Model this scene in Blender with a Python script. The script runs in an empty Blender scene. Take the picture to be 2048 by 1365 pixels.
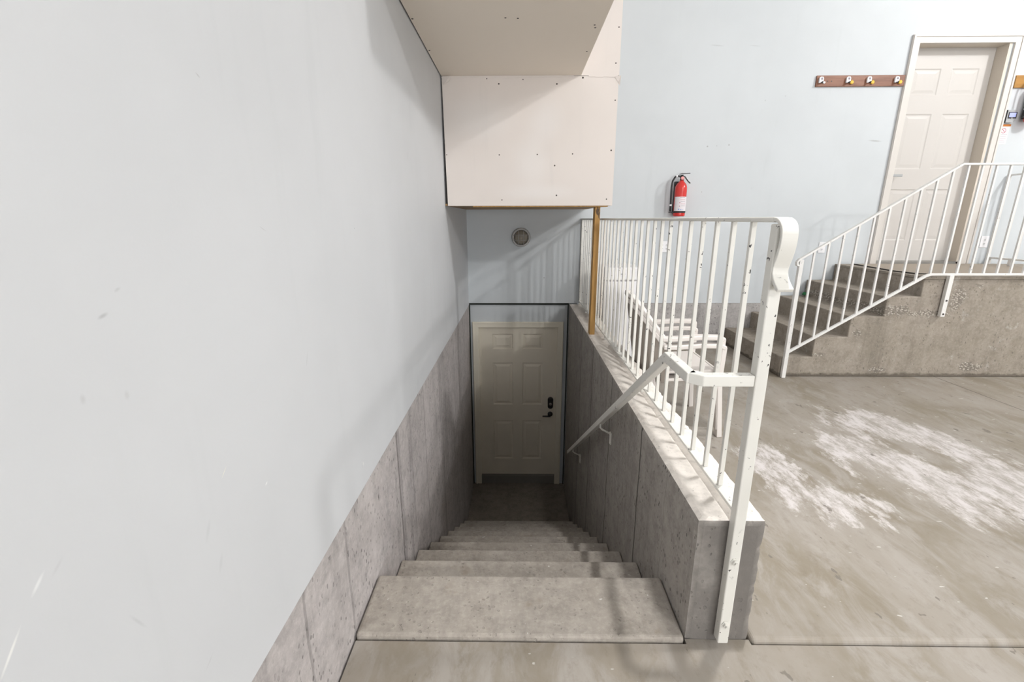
import bpy, bmesh, math, random
from mathutils import Vector, Matrix
random.seed(7)
S = bpy.context.scene
COL = S.collection

# ------------------------------------------------------------------ camera
FPX, PITCH, YAW, ROLL, CAM_H = 910.866, 0.261914, 0.0143913, -0.00207862, 1.42
cd = bpy.data.cameras.new('camera'); cam = bpy.data.objects.new('camera', cd); COL.objects.link(cam)
cd.sensor_width = 36.0; cd.lens = FPX * 36.0 / 2048.0; cd.clip_start = 0.02; cd.clip_end = 100
_cp, _sp, _cr, _sr, _cy, _sy = math.cos(PITCH), math.sin(PITCH), math.cos(ROLL), math.sin(ROLL), math.cos(YAW), math.sin(YAW)
_fw = Vector((0, _cp, -_sp)); _up = Vector((0, _sp, _cp)); _rt = Vector((1, 0, 0))
_r2 = _cr * _rt + _sr * _up; _u2 = -_sr * _rt + _cr * _up
_Z = Matrix(((_cy, -_sy, 0), (_sy, _cy, 0), (0, 0, 1)))
_r2, _u2, _fw = _Z @ _r2, _Z @ _u2, _Z @ _fw
cam.matrix_world = Matrix(((_r2.x, _u2.x, -_fw.x, 0), (_r2.y, _u2.y, -_fw.y, 0), (_r2.z, _u2.z, -_fw.z, CAM_H), (0, 0, 0, 1)))
S.camera = cam

# ------------------------------------------------------------------ view and light
S.view_settings.view_transform = 'Standard'; S.view_settings.look = 'None'
S.view_settings.exposure = -0.13; S.view_settings.gamma = 1.0; S.view_settings.use_curve_mapping = False
w = bpy.data.worlds.new('daylight'); S.world = w; w.use_nodes = True
w.node_tree.nodes['Background'].inputs[0].default_value = (0.90, 0.95, 1.0, 1)
w.node_tree.nodes['Background'].inputs[1].default_value = 0.2

def lamp(name, loc, sx, sy, power, color=(1, 0.99, 0.98), rot=(0, 0, 0), spread=180):
    d = bpy.data.lights.new(name, 'AREA'); d.shape = 'RECTANGLE'; d.size = sx; d.size_y = sy
    d.energy = power; d.color = color; d.spread = math.radians(spread)
    o = bpy.data.objects.new(name, d); o.location = loc; o.rotation_euler = rot; COL.objects.link(o); return o
def bulb(name, loc, power, r=.12, color=(1, 0.99, 0.98)):
    d = bpy.data.lights.new(name, 'POINT'); d.energy = power; d.color = color; d.shadow_soft_size = r
    o = bpy.data.objects.new(name, d); o.location = loc; COL.objects.link(o); return o
CEIL = 5.2
lamp('ceiling_light_over_stairs', (1.08, 1.7, 4.6), .10, .16, 15, spread=62)
bulb('ceiling_light_entry', (5.2, -5.3, 4.9), 680, .15)
bulb('ceiling_light_garage', (6.6, 1.7, 4.8), 580, .25)
lamp('rear_fill_light', (3.2, -6.9, 1.0), 5.0, 1.9, 330, (.97, .985, 1.0), (math.radians(90), 0, 0))  # soft fill added low behind the camera; no door opening stands there

# ------------------------------------------------------------------ node helpers
class NT:
    def __init__(s, name):
        s.m = bpy.data.materials.new(name); s.m.use_nodes = True; s.t = s.m.node_tree
        s.b = s.t.nodes['Principled BSDF']
    def n(s, typ, **kw):
        x = s.t.nodes.new(typ)
        for k, v in kw.items(): setattr(x, k, v)
        return x
    def put(s, sock, v):
        if hasattr(v, 'is_output'): s.t.links.new(v, sock)
        elif v is not None: sock.default_value = v
    def math(s, op, a, b=None, clamp=False):
        x = s.n('ShaderNodeMath', operation=op, use_clamp=clamp); s.put(x.inputs[0], a)
        if b is not None: s.put(x.inputs[1], b)
        return x.outputs[0]
    def pos(s): return s.n('ShaderNodeNewGeometry').outputs['Position']
    def obj(s):
        t = s.n('ShaderNodeTexCoord').outputs['Object']
        r = s.n('ShaderNodeObjectInfo').outputs['Random']
        v = s.n('ShaderNodeVectorMath', operation='ADD'); s.put(v.inputs[0], t)
        q = s.math('MULTIPLY', r, 37.0); s.put(v.inputs[1], q); return v.outputs[0]
    def scale(s, v, sc):
        x = s.n('ShaderNodeVectorMath', operation='MULTIPLY'); s.put(x.inputs[0], v); x.inputs[1].default_value = sc; return x.outputs[0]
    def noise(s, v, scale, detail=4, rough=.6, dist=0):
        x = s.n('ShaderNodeTexNoise'); s.put(x.inputs['Vector'], v); x.inputs['Scale'].default_value = scale
        x.inputs['Detail'].default_value = detail; x.inputs['Roughness'].default_value = rough; x.inputs['Distortion'].default_value = dist
        return x.outputs[0]
    def voro(s, v, scale, rnd=1.0):
        x = s.n('ShaderNodeTexVoronoi'); s.put(x.inputs['Vector'], v); x.inputs['Scale'].default_value = scale
        x.inputs['Randomness'].default_value = rnd; return x.outputs['Distance']
    def ramp(s, f, a, b, lo=0.0, hi=1.0, smooth=True):
        x = s.n('ShaderNodeMapRange'); x.interpolation_type = 'SMOOTHSTEP' if smooth else 'LINEAR'; x.clamp = True
        s.put(x.inputs['Value'], f); x.inputs['From Min'].default_value = a; x.inputs['From Max'].default_value = b
        x.inputs['To Min'].default_value = lo; x.inputs['To Max'].default_value = hi; return x.outputs[0]
    def mix(s, f, a, b, mode='MIX'):
        x = s.n('ShaderNodeMix', data_type='RGBA', blend_type=mode); s.put(x.inputs[0], f)
        for i, c in ((6, a), (7, b)):
            s.put(x.inputs[i], c if hasattr(c, 'is_output') else (*c, 1)[:4])
        return x.outputs[2]
    def sep(s, v):
        x = s.n('ShaderNodeSeparateXYZ'); s.put(x.inputs[0], v); return x.outputs
    def comb(s, a, b, c=0.0):
        x = s.n('ShaderNodeCombineXYZ'); s.put(x.inputs[0], a); s.put(x.inputs[1], b); s.put(x.inputs[2], c); return x.outputs[0]
    def blob(s, v, cx, cy, a, b, ang=0, soft=.5):        # soft ellipse mask in a plane
        x = s.n('ShaderNodeMapping', vector_type='TEXTURE'); s.put(x.inputs[0], v)
        x.inputs['Location'].default_value = (cx, cy, 0); x.inputs['Rotation'].default_value = (0, 0, math.radians(ang)); x.inputs['Scale'].default_value = (a, b, 1)
        l = s.n('ShaderNodeVectorMath', operation='LENGTH'); s.put(l.inputs[0], x.outputs[0])
        return s.ramp(l.outputs['Value'], 1.0, soft)
    def out(s, col, rough=.6, bump=None, strength=.3, dist=.01, metal=0, spec=.4):
        s.put(s.b.inputs['Base Color'], col if hasattr(col, 'is_output') else (*col, 1)[:4])
        s.put(s.b.inputs['Roughness'], rough); s.b.inputs['Metallic'].default_value = metal
        s.b.inputs['Specular IOR Level'].default_value = spec
        if bump is not None:
            b = s.n('ShaderNodeBump'); b.inputs['Strength'].default_value = strength; b.inputs['Distance'].default_value = dist
            s.put(b.inputs['Height'], bump); s.t.links.new(b.outputs[0], s.b.inputs['Normal'])
        return s.m

def plain(name, col, rough=.5, metal=0, spec=.4):
    t = NT(name); return t.out(col, rough, metal=metal, spec=spec)

def paint_wall(name, col, axis, marks=(), vary=.05, k_=1.0, ko=1.0):
    t = NT(name); p = t.pos(); x, y, z = t.sep(p)
    pl = t.comb(y, z) if axis == 'x' else t.comb(x, z)
    flat = t.scale(pl, (1.0, 1.0, 1.0))
    c = t.mix(t.ramp(t.noise(flat, 1.3, 3), .3, .7), col, tuple(k * (1 - vary) for k in col))
    st = t.noise(t.scale(pl, (9, .8, 1)), 1.0, 4, .6)            # long faint vertical streaks
    c = t.mix(t.ramp(st, .56, .78, 0, .10), c, (.42, .45, .45))
    sp = t.noise(t.scale(pl, (1.0, .55, 1)), 6.5, 2, .5)         # small grey scuffs
    c = t.mix(t.ramp(sp, .76, .83, 0, .16), c, (.35, .36, .36))
    for (a, b, l, wd, ang, colr, op) in marks:
        f = t.math('MULTIPLY', t.blob(pl, a, b, l * k_, wd * k_, ang, .1), op * ko)
        c = t.mix(f, c, colr)
    bm = t.noise(pl, 160, 2, .5)
    return t.out(c, .55, bm, .05, .002, spec=.3)

def concrete(name, c1, c2, seams=(), axis='y', pits=.5, streak=.35, seam_w=.006, flat=False, light=None, top=None, dirt_shade=None, comb=None, flecks=False, pit_scale=52):
    t = NT(name); p = t.pos(); x, y, z = t.sep(p)
    n1 = t.noise(p, 2.2, 6, .65, .4); n2 = t.noise(p, 14, 6, .7)
    c = t.mix(t.ramp(n1, .3, .7), c1, c2)
    c = t.mix(t.ramp(n2, .38, .72, 0, .55), c, tuple(k * .58 for k in c1))
    n4 = t.noise(p, 46, 5, .75)
    c = t.mix(t.ramp(n4, .42, .75, 0, .35), c, tuple(min(1, k * 1.45) for k in c2))
    if streak:
        q = t.scale(p, (6, 6, .35)) if not flat else t.scale(p, (5, 1.0, 1))
        s_ = t.noise(q, 1.0, 5, .65, .3)
        c = t.mix(t.ramp(s_, .52, .74, 0, streak), c, tuple(k * .42 for k in c1))
        c = t.mix(t.ramp(s_, .46, .26, 0, streak * .55), c, tuple(min(1, k * 1.35) for k in c2))
    if light:
        c = t.mix(t.ramp(t.noise(p, 9, 5, .7), .60, .75, 0, .6), c, light)
    h = t.math('ADD', t.math('MULTIPLY', n2, .5), t.math('MULTIPLY', n4, .4))
    if pits:
        v = t.math('ADD', t.voro(t.scale(p, (1, 1, .62)), pit_scale), t.ramp(t.noise(p, 33, 2), .3, .7, -.10, .16))
        sel = t.ramp(t.noise(p, 5, 3), .36, .60)
        pm = t.math('MULTIPLY', t.ramp(v, .25, .16), sel)
        c = t.mix(t.math('MULTIPLY', pm, pits), c, (.08, .075, .07))
        h = t.math('SUBTRACT', h, t.math('MULTIPLY', pm, 1.2))
    wob = t.math('MULTIPLY', t.math('SUBTRACT', t.noise(p, 3, 3), .5), .035)
    a = t.math('ADD', {'x': x, 'y': y}[axis], wob)
    for (pos, wd, op) in seams:
        d = t.math('ABSOLUTE', t.math('SUBTRACT', a, pos))
        brk = t.ramp(t.noise(t.scale(p, (1, 1, 1)), 5, 2), .25, .5, .7, 1)
        f = t.math('MULTIPLY', t.math('MULTIPLY', t.ramp(d, wd, wd * .3), op), brk)
        c = t.mix(f, c, (.07, .065, .06)); h = t.math('SUBTRACT', h, f)
    if comb:
        xz = t.comb(x, z); hm = None
        wv = t.n('ShaderNodeVectorMath', operation='ADD'); t.put(wv.inputs[0], xz)
        t.put(wv.inputs[1], t.scale(t.comb(t.math('SUBTRACT', t.noise(p, 9, 4), .5), t.math('SUBTRACT', t.noise(t.scale(p, (1.3, 1, 1.1)), 11, 4), .5)), (.16, .12, 0)))
        for cb in comb:
            f = t.blob(wv.outputs[0], *cb, 0, .6); hm = f if hm is None else t.math('MAXIMUM', hm, f)
        vo = t.voro(t.scale(p, (1, 1, 1.5)), 48)
        c = t.mix(t.math('MULTIPLY', hm, t.ramp(vo, .45, .15, .15, .65)), c, (.66, .61, .55))
        c = t.mix(t.math('MULTIPLY', hm, t.ramp(vo, .42, .60, 0, .55)), c, (.10, .085, .07))
        h = t.math('ADD', h, t.math('MULTIPLY', t.math('MULTIPLY', hm, t.ramp(vo, .6, .1)), 2.2))
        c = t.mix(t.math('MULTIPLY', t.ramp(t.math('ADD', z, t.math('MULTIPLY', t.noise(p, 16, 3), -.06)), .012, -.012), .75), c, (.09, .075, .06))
    if dirt_shade:                                              # curb end: blotchy grime plus its shade painted as darker grey
        dm = t.math('MULTIPLY', t.ramp(y, dirt_shade + .006, dirt_shade - .004), t.ramp(t.noise(p, 6, 5, .65), .28, .55, .5, .95))
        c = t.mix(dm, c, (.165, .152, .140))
    if flecks:
        c = t.mix(t.ramp(t.noise(t.scale(p, (1, 1.6, 1)), 21, 2, .5), .735, .75, 0, .75), c, (.66, .64, .62))
        c = t.mix(t.ramp(t.noise(t.scale(p, (1, 1, 1)), 17, 3, .5), .70, .74, 0, .5), c, (.14, .12, .10))
        c = t.mix(t.ramp(t.noise(p, 5.5, 4, .6), .60, .74, 0, .45), c, (.22, .175, .12))
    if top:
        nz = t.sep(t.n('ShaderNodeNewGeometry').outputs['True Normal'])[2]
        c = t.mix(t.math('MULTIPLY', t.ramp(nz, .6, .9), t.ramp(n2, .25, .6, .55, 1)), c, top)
    return t.out(c, .85, h, .55, .006, spec=.25)

def rail_paint(name, col=(.76, .745, .695), amount=.5):
    t = NT(name); v = t.obj()
    n = t.noise(v, 42, 3, .55, .3); big = t.noise(v, 4.5, 2)
    f = t.math('MULTIPLY', t.ramp(n, .662, .678), t.ramp(big, .49, .59))
    n2 = t.math('MULTIPLY', t.ramp(t.noise(t.scale(v, (1, 1, .7)), 85, 2), .70, .715), t.ramp(t.noise(v, 7, 2), .45, .55))
    f = t.math('MULTIPLY', t.math('MAXIMUM', f, n2), amount, True)
    c = t.mix(t.ramp(t.noise(v, 3, 3), .35, .7), col, tuple(k * .93 for k in col))
    c = t.mix(f, c, (.035, .03, .028))
    return t.out(c, .38, t.math('SUBTRACT', 1.0, f), .15, .002, spec=.5)

def wood(name, c1, c2, sc=(40, 40, 2.5), rough=.6, dark=None):
    t = NT(name); v = t.obj()
    n = t.noise(t.scale(v, sc), 1.0, 5, .6, .6)
    c = t.mix(t.ramp(n, .3, .72), c1, c2)
    if dark:
        k = t.noise(t.scale(v, (18, 18, 5)), 1.0, 3, .6)
        c = t.mix(t.ramp(k, .64, .69, 0, .9), c, dark)
    return t.out(c, rough, n, .15, .003)

WALL = (.62, .655, .68)
marks_left = [(.612, 1.291, .020, .007, 15, (.25, .26, .26), .55), (.644, 1.323, .014, .006, 20, (.35, .36, .36), .4),
    (.40, .943, .055, .0045, 52, (.93, .93, .90), .9), (.445, .997, .030, .006, 45, (.92, .93, .93), .7), (.47, 1.00, .028, .006, 40, (.5, .5, .52), .4),
    (.789, .941, .028, .0025, 40, (.90, .88, .74), .9), (.916, .835, .012, .006, 25, (.93, .93, .93), .9), (.72, .86, .045, .012, 62, (.45, .47, .48), .35),
    (.735, .775, .04, .012, 66, (.45, .47, .48), .35), (1.513, .54, .010, .020, 0, (.9, .9, .88), .8), (1.50, .538, .004, .020, 0, (.3, .3, .3), .5),
    (1.641, 1.389, .006, .006, 0, (.12, .12, .12), .7), (.907, 1.671, .014, .004, -30, (.3, .3, .3), .6), (.56, 1.86, .02, .005, 0, (.4, .4, .4), .4),
    (.70, 1.98, .008, .006, 0, (.35, .35, .35), .5), (1.18, 1.05, .008, .05, -25, (.42, .43, .43), .35), (.555, 1.19, .01, .016, 0, (.4, .4, .4), .4),
    (.62, 1.17, .01, .016, 0, (.4, .4, .4), .35), (.55, .83, .006, .05, 25, (.45, .46, .47), .5), (.66, .62, .03, .004, 30, (.45, .46, .47), .5),
    (2.6, .9, .02, .25, 0, (.55, .62, .60), .35), (3.1, 1.0, .03, .3, 4, (.5, .56, .55), .35), (1.05, 1.40, .03, .003, -25, (.35, .35, .35), .5)]
marks_back = [(2.0, 3.105, .10, .010, -4, (.45, .47, .48), .5), (2.38, 3.10, .08, .008, -5, (.45, .47, .48), .45), (2.003, 2.16, .012, .012, 0, (.2, .2, .2), .6),
    (2.10, 2.165, .010, .010, 0, (.3, .3, .3), .4), (2.228, 2.174, .012, .012, 0, (.2, .2, .2), .6), (.293, .768, .008, .008, 0, (.05, .05, .05), .9),
    (3.751, 2.207, .09, .012, -4, (.3, .3, .3), .55), (1.99, 1.70, .008, .01, 0, (.3, .3, .3), .6), (2.55, 2.60, .012, .012, 0, (.35, .35, .35), .4), (2.75, 2.64, .012, .01, 0, (.4, .4, .4), .4),
    (3.3, 1.30, .5, .03, 0, (.55, .58, .60), .3), (1.9, .60, .01, .01, 0, (.3, .3, .3), .5)]
M = {}
M['wall_l'] = paint_wall('painted_drywall_left', (.645, .66, .68), 'x', marks_left, .05, .6, .7)
M['wall_b'] = paint_wall('painted_drywall_back', WALL, 'y', marks_back)
M['wall_p'] = paint_wall('painted_drywall', WALL, 'y')
M['ceil'] = plain('ceiling_paint', (.72, .71, .69), .8)
M['rear'] = plain('rear_wall_paint', (.32, .32, .32), .8)
M['conc_l'] = concrete('concrete_left', (.43, .40, .39), (.52, .485, .475), [(1.0, .010, .35), (1.30, .012, .30), (1.97, .014, .60), (2.0, .030, .25), (2.59, .008, .45), (3.2, .008, .4), (3.9, .008, .4)], pits=.6, streak=.5)
M['conc_r'] = concrete('concrete_right', (.30, .275, .25), (.375, .35, .32), [(1.604, .003, .35), (1.98, .0105, .95), (2.32, .003, .35), (2.70, .0105, .9), (3.05, .003, .4), (3.44, .0105, .9), (3.78, .004, .5), (4.09, .0105, .9), (4.5, .006, .7)], pits=.75, streak=.45, top=(.80, .75, .695), dirt_shade=1.296)
M['conc_step'] = concrete('concrete_steps', (.345, .31, .27), (.405, .37, .33), pits=.15, streak=.3, flat=True, flecks=True, pit_scale=45)
M['conc_landing_shaded'] = concrete('concrete_landing_shaded', (.20, .175, .145), (.25, .22, .185), pits=.2, streak=.3, flat=True)  # browner step concrete, darkened to paint in the shade at the stair foot
M['conc_plat'] = concrete('concrete_platform', (.29, .255, .21), (.35, .31, .265), pits=.35, streak=.4, light=(.56, .53, .50), pit_scale=40, comb=[(3.36, .62, .15, .06), (3.66, .60, .24, .035), (3.88, .73, .08, .13), (4.05, .84, .05, .02), (3.06, .42, .05, .04), (2.75, .22, .05, .03), (4.15, .10, .14, .04), (3.3, .06, .10, .02), (2.7, .62, .2, .1)])
M['conc_base'] = concrete('concrete_base', (.40, .38, .37), (.48, .46, .45), pits=.5, streak=.4)

def floor_material():
    t = NT('concrete_floor'); p = t.pos(); x, y, z = t.sep(p)
    pl = t.comb(x, y)
    n1 = t.noise(t.scale(pl, (1.6, .8, 1)), 1.2, 6, .62, .5)
    n2 = t.noise(t.scale(pl, (3.5, 1.4, 1)), 2.0, 6, .68, .8)
    n3 = t.noise(t.scale(pl, (8, 4.6, 1)), 2.4, 7, .72)
    c = t.mix(t.ramp(n1, .38, .62), (.318, .286, .247), (.24, .207, .160))
    c = t.mix(t.ramp(n2, .42, .66, 0, .75), c, (.375, .347, .316))
    c = t.mix(t.ramp(n3, .50, .74, 0, .50), c, (.185, .155, .115))
    wv = t.n('ShaderNodeVectorMath', operation='ADD'); t.put(wv.inputs[0], pl)
    nz = t.n('ShaderNodeTexNoise'); t.put(nz.inputs['Vector'], t.scale(pl, (3.0, 1.3, 1))); nz.inputs['Scale'].default_value = 2.2; nz.inputs['Detail'].default_value = 7; nz.inputs['Roughness'].default_value = .72
    off = t.n('ShaderNodeVectorMath', operation='SUBTRACT'); t.put(off.inputs[0], nz.outputs['Color']); off.inputs[1].default_value = (.5, .5, .5)
    off2 = t.scale(off.outputs[0], (.75, 1.15, 0)); t.put(wv.inputs[1], off2); q = wv.outputs[0]
    m = None
    for (cx, cy, a, b, ang) in [(2.5, 3.02, .34, .30, 0), (2.78, 2.62, .22, .55, 10), (2.28, 2.35, .26, .55, 8), (2.55, 2.12, .40, .28, 0), (1.50, 2.42, .17, .42, -12), (1.68, 2.08, .22, .24, -10), (2.05, 2.65, .16, .35, 0)]:
        f = t.blob(q, cx, cy, a, b, ang, .55); m = f if m is None else t.math('MAXIMUM', m, f)
    hole = t.blob(q, 2.50, 2.63, .16, .16, 0, .5)
    m = t.math('MULTIPLY', m, t.math('SUBTRACT', 1.0, t.math('MULTIPLY', hole, .85)))
    br = t.ramp(t.noise(t.scale(pl, (9, 3.2, 1)), 1.6, 8, .78), .38, .60, .12, 1)
    c = t.mix(t.math('MULTIPLY', t.math('MULTIPLY', m, br), .85), c, (.67, .635, .63))
    dk = t.noise(t.scale(pl, (12, 7, 1)), 1.3, 3, .55)
    c = t.mix(t.ramp(dk, .675, .70, 0, .75), c, (.16, .14, .12))
    wh = t.noise(t.scale(pl, (10, 26, 1)), 1.4, 2, .5)
    c = t.mix(t.ramp(wh, .72, .74, 0, .5), c, (.74, .72, .69))
    d = t.math('ABSOLUTE', t.math('SUBTRACT', x, 3.85))
    sm = t.math('MULTIPLY', t.ramp(d, .007, .003), t.ramp(y, 1.28, 1.29))
    c = t.mix(t.math('MULTIPLY', sm, .8), c, (.10, .085, .07))
    h = t.math('SUBTRACT', t.math('MULTIPLY', n3, .5), sm)
    return t.out(c, t.ramp(n2, .3, .7, .48, .7), h, .25, .004, spec=.35)
M['floor'] = floor_material()
M['rail'] = rail_paint('chipped_white_paint', amount=1.0)
M['rail2'] = rail_paint('white_rail_paint', (.82, .81, .79), .5)
M['cream'] = paint_wall('unpainted_drywall', (.78, .72, .68), 'y', [(.10, 1.83, .19, .26, 10, (.88, .87, .865), .30), (.20, 2.12, .18, .24, -30, (.86, .845, .84), .30), (-.3, 2.15, .35, .22, 0, (.82, .79, .77), .5), (.15, 1.62, .4, .09, 0, (.84, .81, .79), .5)], .04)
M['cream_soffit'] = plain('unpainted_soffit_board', (.86, .785, .69), .8)
M['gap'] = plain('dark_gap_and_shade', (.03, .035, .03), .9)
M['door_l'] = plain('almond_door_paint', (.86, .80, .68), .45)
M['door_u'] = plain('cream_door_paint', (.595, .57, .545), .4)
M['trim_l'] = plain('almond_trim_paint', (.86, .81, .69), .45)
M['trim_u'] = plain('cream_trim_paint', (.67, .64, .605), .4)
M['jamb_u'] = plain('cream_jamb_paint', (.66, .60, .52), .45)
M['black'] = plain('black_metal', (.025, .025, .025), .35, 0, .5)
M['rubber'] = plain('black_rubber', (.03, .03, .032), .55)
M['steel'] = plain('steel', (.55, .54, .52), .35, 1)
M['brass'] = plain('brushed_nickel', (.55, .50, .42), .4, 1)
M['alu'] = plain('grey_sill_metal', (.34, .33, .31), .5, .5)
M['grey'] = plain('grey_paint', (.40, .41, .42), .5)
M['greylt'] = plain('grey_lamp_ring', (.42, .41, .40), .4)
M['screw'] = plain('dark_screw', (.06, .05, .045), .6)
M['twoby'] = wood('lumber', (.56, .33, .11), (.40, .215, .06), dark=(.07, .045, .03))
M['ply'] = wood('plywood', (.42, .27, .13), (.30, .18, .08), (3, 14, 3))
M['board'] = wood('stained_board', (.27, .125, .075), (.17, .065, .035), (3, 30, 30), .35)
M['board2'] = wood('oak_board', (.42, .22, .055), (.33, .16, .035), (3, 30, 30), .4)
M['white'] = plain('white_plastic', (.84, .84, .86), .35)
M['resin'] = plain('resin_plastic', (.74, .695, .66), .42)
M['resin_back'] = plain('darker_resin', (.30, .265, .23), .5)  # back slats, darker than the chair's rim, arms and seat
M['yellow'] = plain('yellow_plastic', (.75, .48, .05), .4)
M['red'] = plain('red_enamel', (.62, .035, .03), .22, 0, .6)
M['pink'] = plain('pink_gauge', (.72, .30, .30), .35)
M['paper'] = plain('label_paper', (.80, .76, .79), .6)
M['orange'] = plain('orange_strip', (.62, .22, .05), .5)
M['ink'] = plain('printed_ink', (.28, .26, .30), .6)
M['inkred'] = plain('printed_red', (.48, .10, .16), .6)
M['inkblue'] = plain('printed_blue', (.22, .34, .65), .6)
t = NT('lit_screen'); M['screen'] = t.out((.3, .33, .6), .3); t.b.inputs['Emission Color'].default_value = (.42, .46, .85, 1); t.b.inputs['Emission Strength'].default_value = .55
M['green'] = plain('green_fabric', (.04, .20, .08), .7)
M['mat'] = plain('thin_mat', (.36, .31, .255), .85)
M['dark'] = plain('mat_edge', (.05, .045, .04), .8)
t = NT('lamp_glass'); M['glass'] = t.out((.55, .50, .42), .25); t.b.inputs['Transmission Weight'].default_value = .55; t.b.inputs['IOR'].default_value = 1.25

# ------------------------------------------------------------------ mesh helpers
class MB:
    def __init__(s): s.b = bmesh.new()
    def poly(s, pts): return s.b.faces.new([s.b.verts.new(p) for p in pts])
    def box(s, x0, x1, y0, y1, z0, z1):
        v = [s.b.verts.new((x, y, z)) for z in (z0, z1) for y in (y0, y1) for x in (x0, x1)]
        for f in ((0, 2, 3, 1), (4, 5, 7, 6), (0, 1, 5, 4), (2, 6, 7, 3), (0, 4, 6, 2), (1, 3, 7, 5)): s.b.faces.new([v[i] for i in f])
        return s
    def sweep(s, pts, w, h, side=(1, 0, 0), closed_ends=True):       # rectangular bar along a path; w along side
        pts = [Vector(p) for p in pts]; side = Vector(side).normalized(); rings = []
        for i, p in enumerate(pts):
            a = (pts[i] - pts[i - 1]).normalized() if i else None
            b = (pts[i + 1] - pts[i]).normalized() if i < len(pts) - 1 else None
            tdir = ((a or b) + (b or a)).normalized()
            k = 1.0
            if a and b: k = 1.0 / max(.3, math.cos(a.angle(b) / 2))
            sd = side - tdir * side.dot(tdir)
            if sd.length < 1e-4: sd = Vector((0, 1, 0))
            sd.normalize(); up = tdir.cross(sd).normalized()
            hs = h * (k if abs(up.dot((b or a) - (a or b))) > 1e-6 else 1); ws = w * (k if abs(sd.dot((b or a) - (a or b))) > 1e-6 else 1)
            rings.append([s.b.verts.new(p + sd * (ws / 2 * i_) + up * (hs / 2 * j_)) for i_, j_ in ((-1, -1), (1, -1), (1, 1), (-1, 1))])
        for r0, r1 in zip(rings, rings[1:]):
            for k in range(4): s.b.faces.new([r0[k], r0[(k + 1) % 4], r1[(k + 1) % 4], r1[k]])
        if closed_ends: s.b.faces.new(rings[0][::-1]); s.b.faces.new(rings[-1])
        return s
    def tube(s, pts, r, seg=10):
        pts = [Vector(p) for p in pts]; rings = []; up = None
        for i, p in enumerate(pts):
            d = (pts[min(i + 1, len(pts) - 1)] - pts[max(i - 1, 0)]).normalized()
            if up is None: up = d.orthogonal().normalized()
            up = (up - d * up.dot(d)).normalized(); sd = d.cross(up)
            rr = r[i] if isinstance(r, (list, tuple)) else r
            rings.append([s.b.verts.new(p + (up * math.cos(2 * math.pi * k / seg) + sd * math.sin(2 * math.pi * k / seg)) * rr) for k in range(seg)])
        for r0, r1 in zip(rings, rings[1:]):
            for k in range(seg): s.b.faces.new([r0[k], r0[(k + 1) % seg], r1[(k + 1) % seg], r1[k]])
        s.b.faces.new(rings[0][::-1]); s.b.faces.new(rings[-1]); return s
    def lathe(s, prof, origin, axis='z', seg=28):                    # prof = [(radius, along)]
        o = Vector(origin); rings = []
        for r, h in prof:
            ring = []
            for k in range(seg):
                a = 2 * math.pi * k / seg; c_, s_ = r * math.cos(a), r * math.sin(a)
                ring.append(s.b.verts.new(o + (Vector((c_, s_, h)) if axis == 'z' else Vector((c_, h, s_)) if axis == 'y' else Vector((h, c_, s_)))))
            rings.append(ring)
        for r0, r1 in zip(rings, rings[1:]):
            for k in range(seg): s.b.faces.new([r0[k], r0[(k + 1) % seg], r1[(k + 1) % seg], r1[k]])
        s.b.faces.new(rings[0][::-1]); s.b.faces.new(rings[-1]); return s
    def prism(s, pts, d):                                            # closed outline pushed along d
        d = Vector(d); a = [s.b.verts.new(p) for p in pts]; b = [s.b.verts.new(Vector(p) + d) for p in pts]
        s.b.faces.new(a[::-1]); s.b.faces.new(b)
        for k in range(len(a)): s.b.faces.new([a[k], a[(k + 1) % len(a)], b[(k + 1) % len(a)], b[k]])
        return s
    def build(s, name, mat, parent=None, bevel=0, seg=2, smooth=False, tri=None):
        bmesh.ops.recalc_face_normals(s.b, faces=s.b.faces)
        me = bpy.data.meshes.new(name); s.b.to_mesh(me); s.b.free()
        me.materials.append(mat); o = bpy.data.objects.new(name, me); COL.objects.link(o)
        if parent:
            o.parent = parent; o.matrix_parent_inverse = Matrix.Translation(-Vector(parent.location)) if parent.type == 'EMPTY' else Matrix.Identity(4)
        if bevel:
            m = o.modifiers.new('bevel', 'BEVEL'); m.width = bevel; m.segments = seg; m.limit_method = 'ANGLE'; m.angle_limit = math.radians(40)
        if smooth:
            for p in me.polygons: p.use_smooth = True
        return o

def tag(o, label, cat, group=None, kind=None):
    o['label'] = label; o['category'] = cat
    if group: o['group'] = group
    if kind: o['kind'] = kind
    return o
def thing(name, loc, label, cat, group=None, kind=None):
    o = bpy.data.objects.new(name, None); o.location = loc; o.empty_display_size = .1; COL.objects.link(o)
    return tag(o, label, cat, group, kind)
def box(name, mat, b, parent=None, bevel=0):
    return MB().box(*b).build(name, mat, parent, bevel)

# ------------------------------------------------------------------ setting
XL, XC0, XC1, D, CT = -.58, .588, .812, 5.23, .468       # left wall, curb wall faces, back wall, curb top
YF, YP, PZ, LZ = 1.293, 4.04, .925, -1.91               # curb front, platform face, platform top, lower landing
RX, YB = 8.5, -7.0
st = lambda o, label, cat: tag(o, label, cat, kind='structure')

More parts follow.
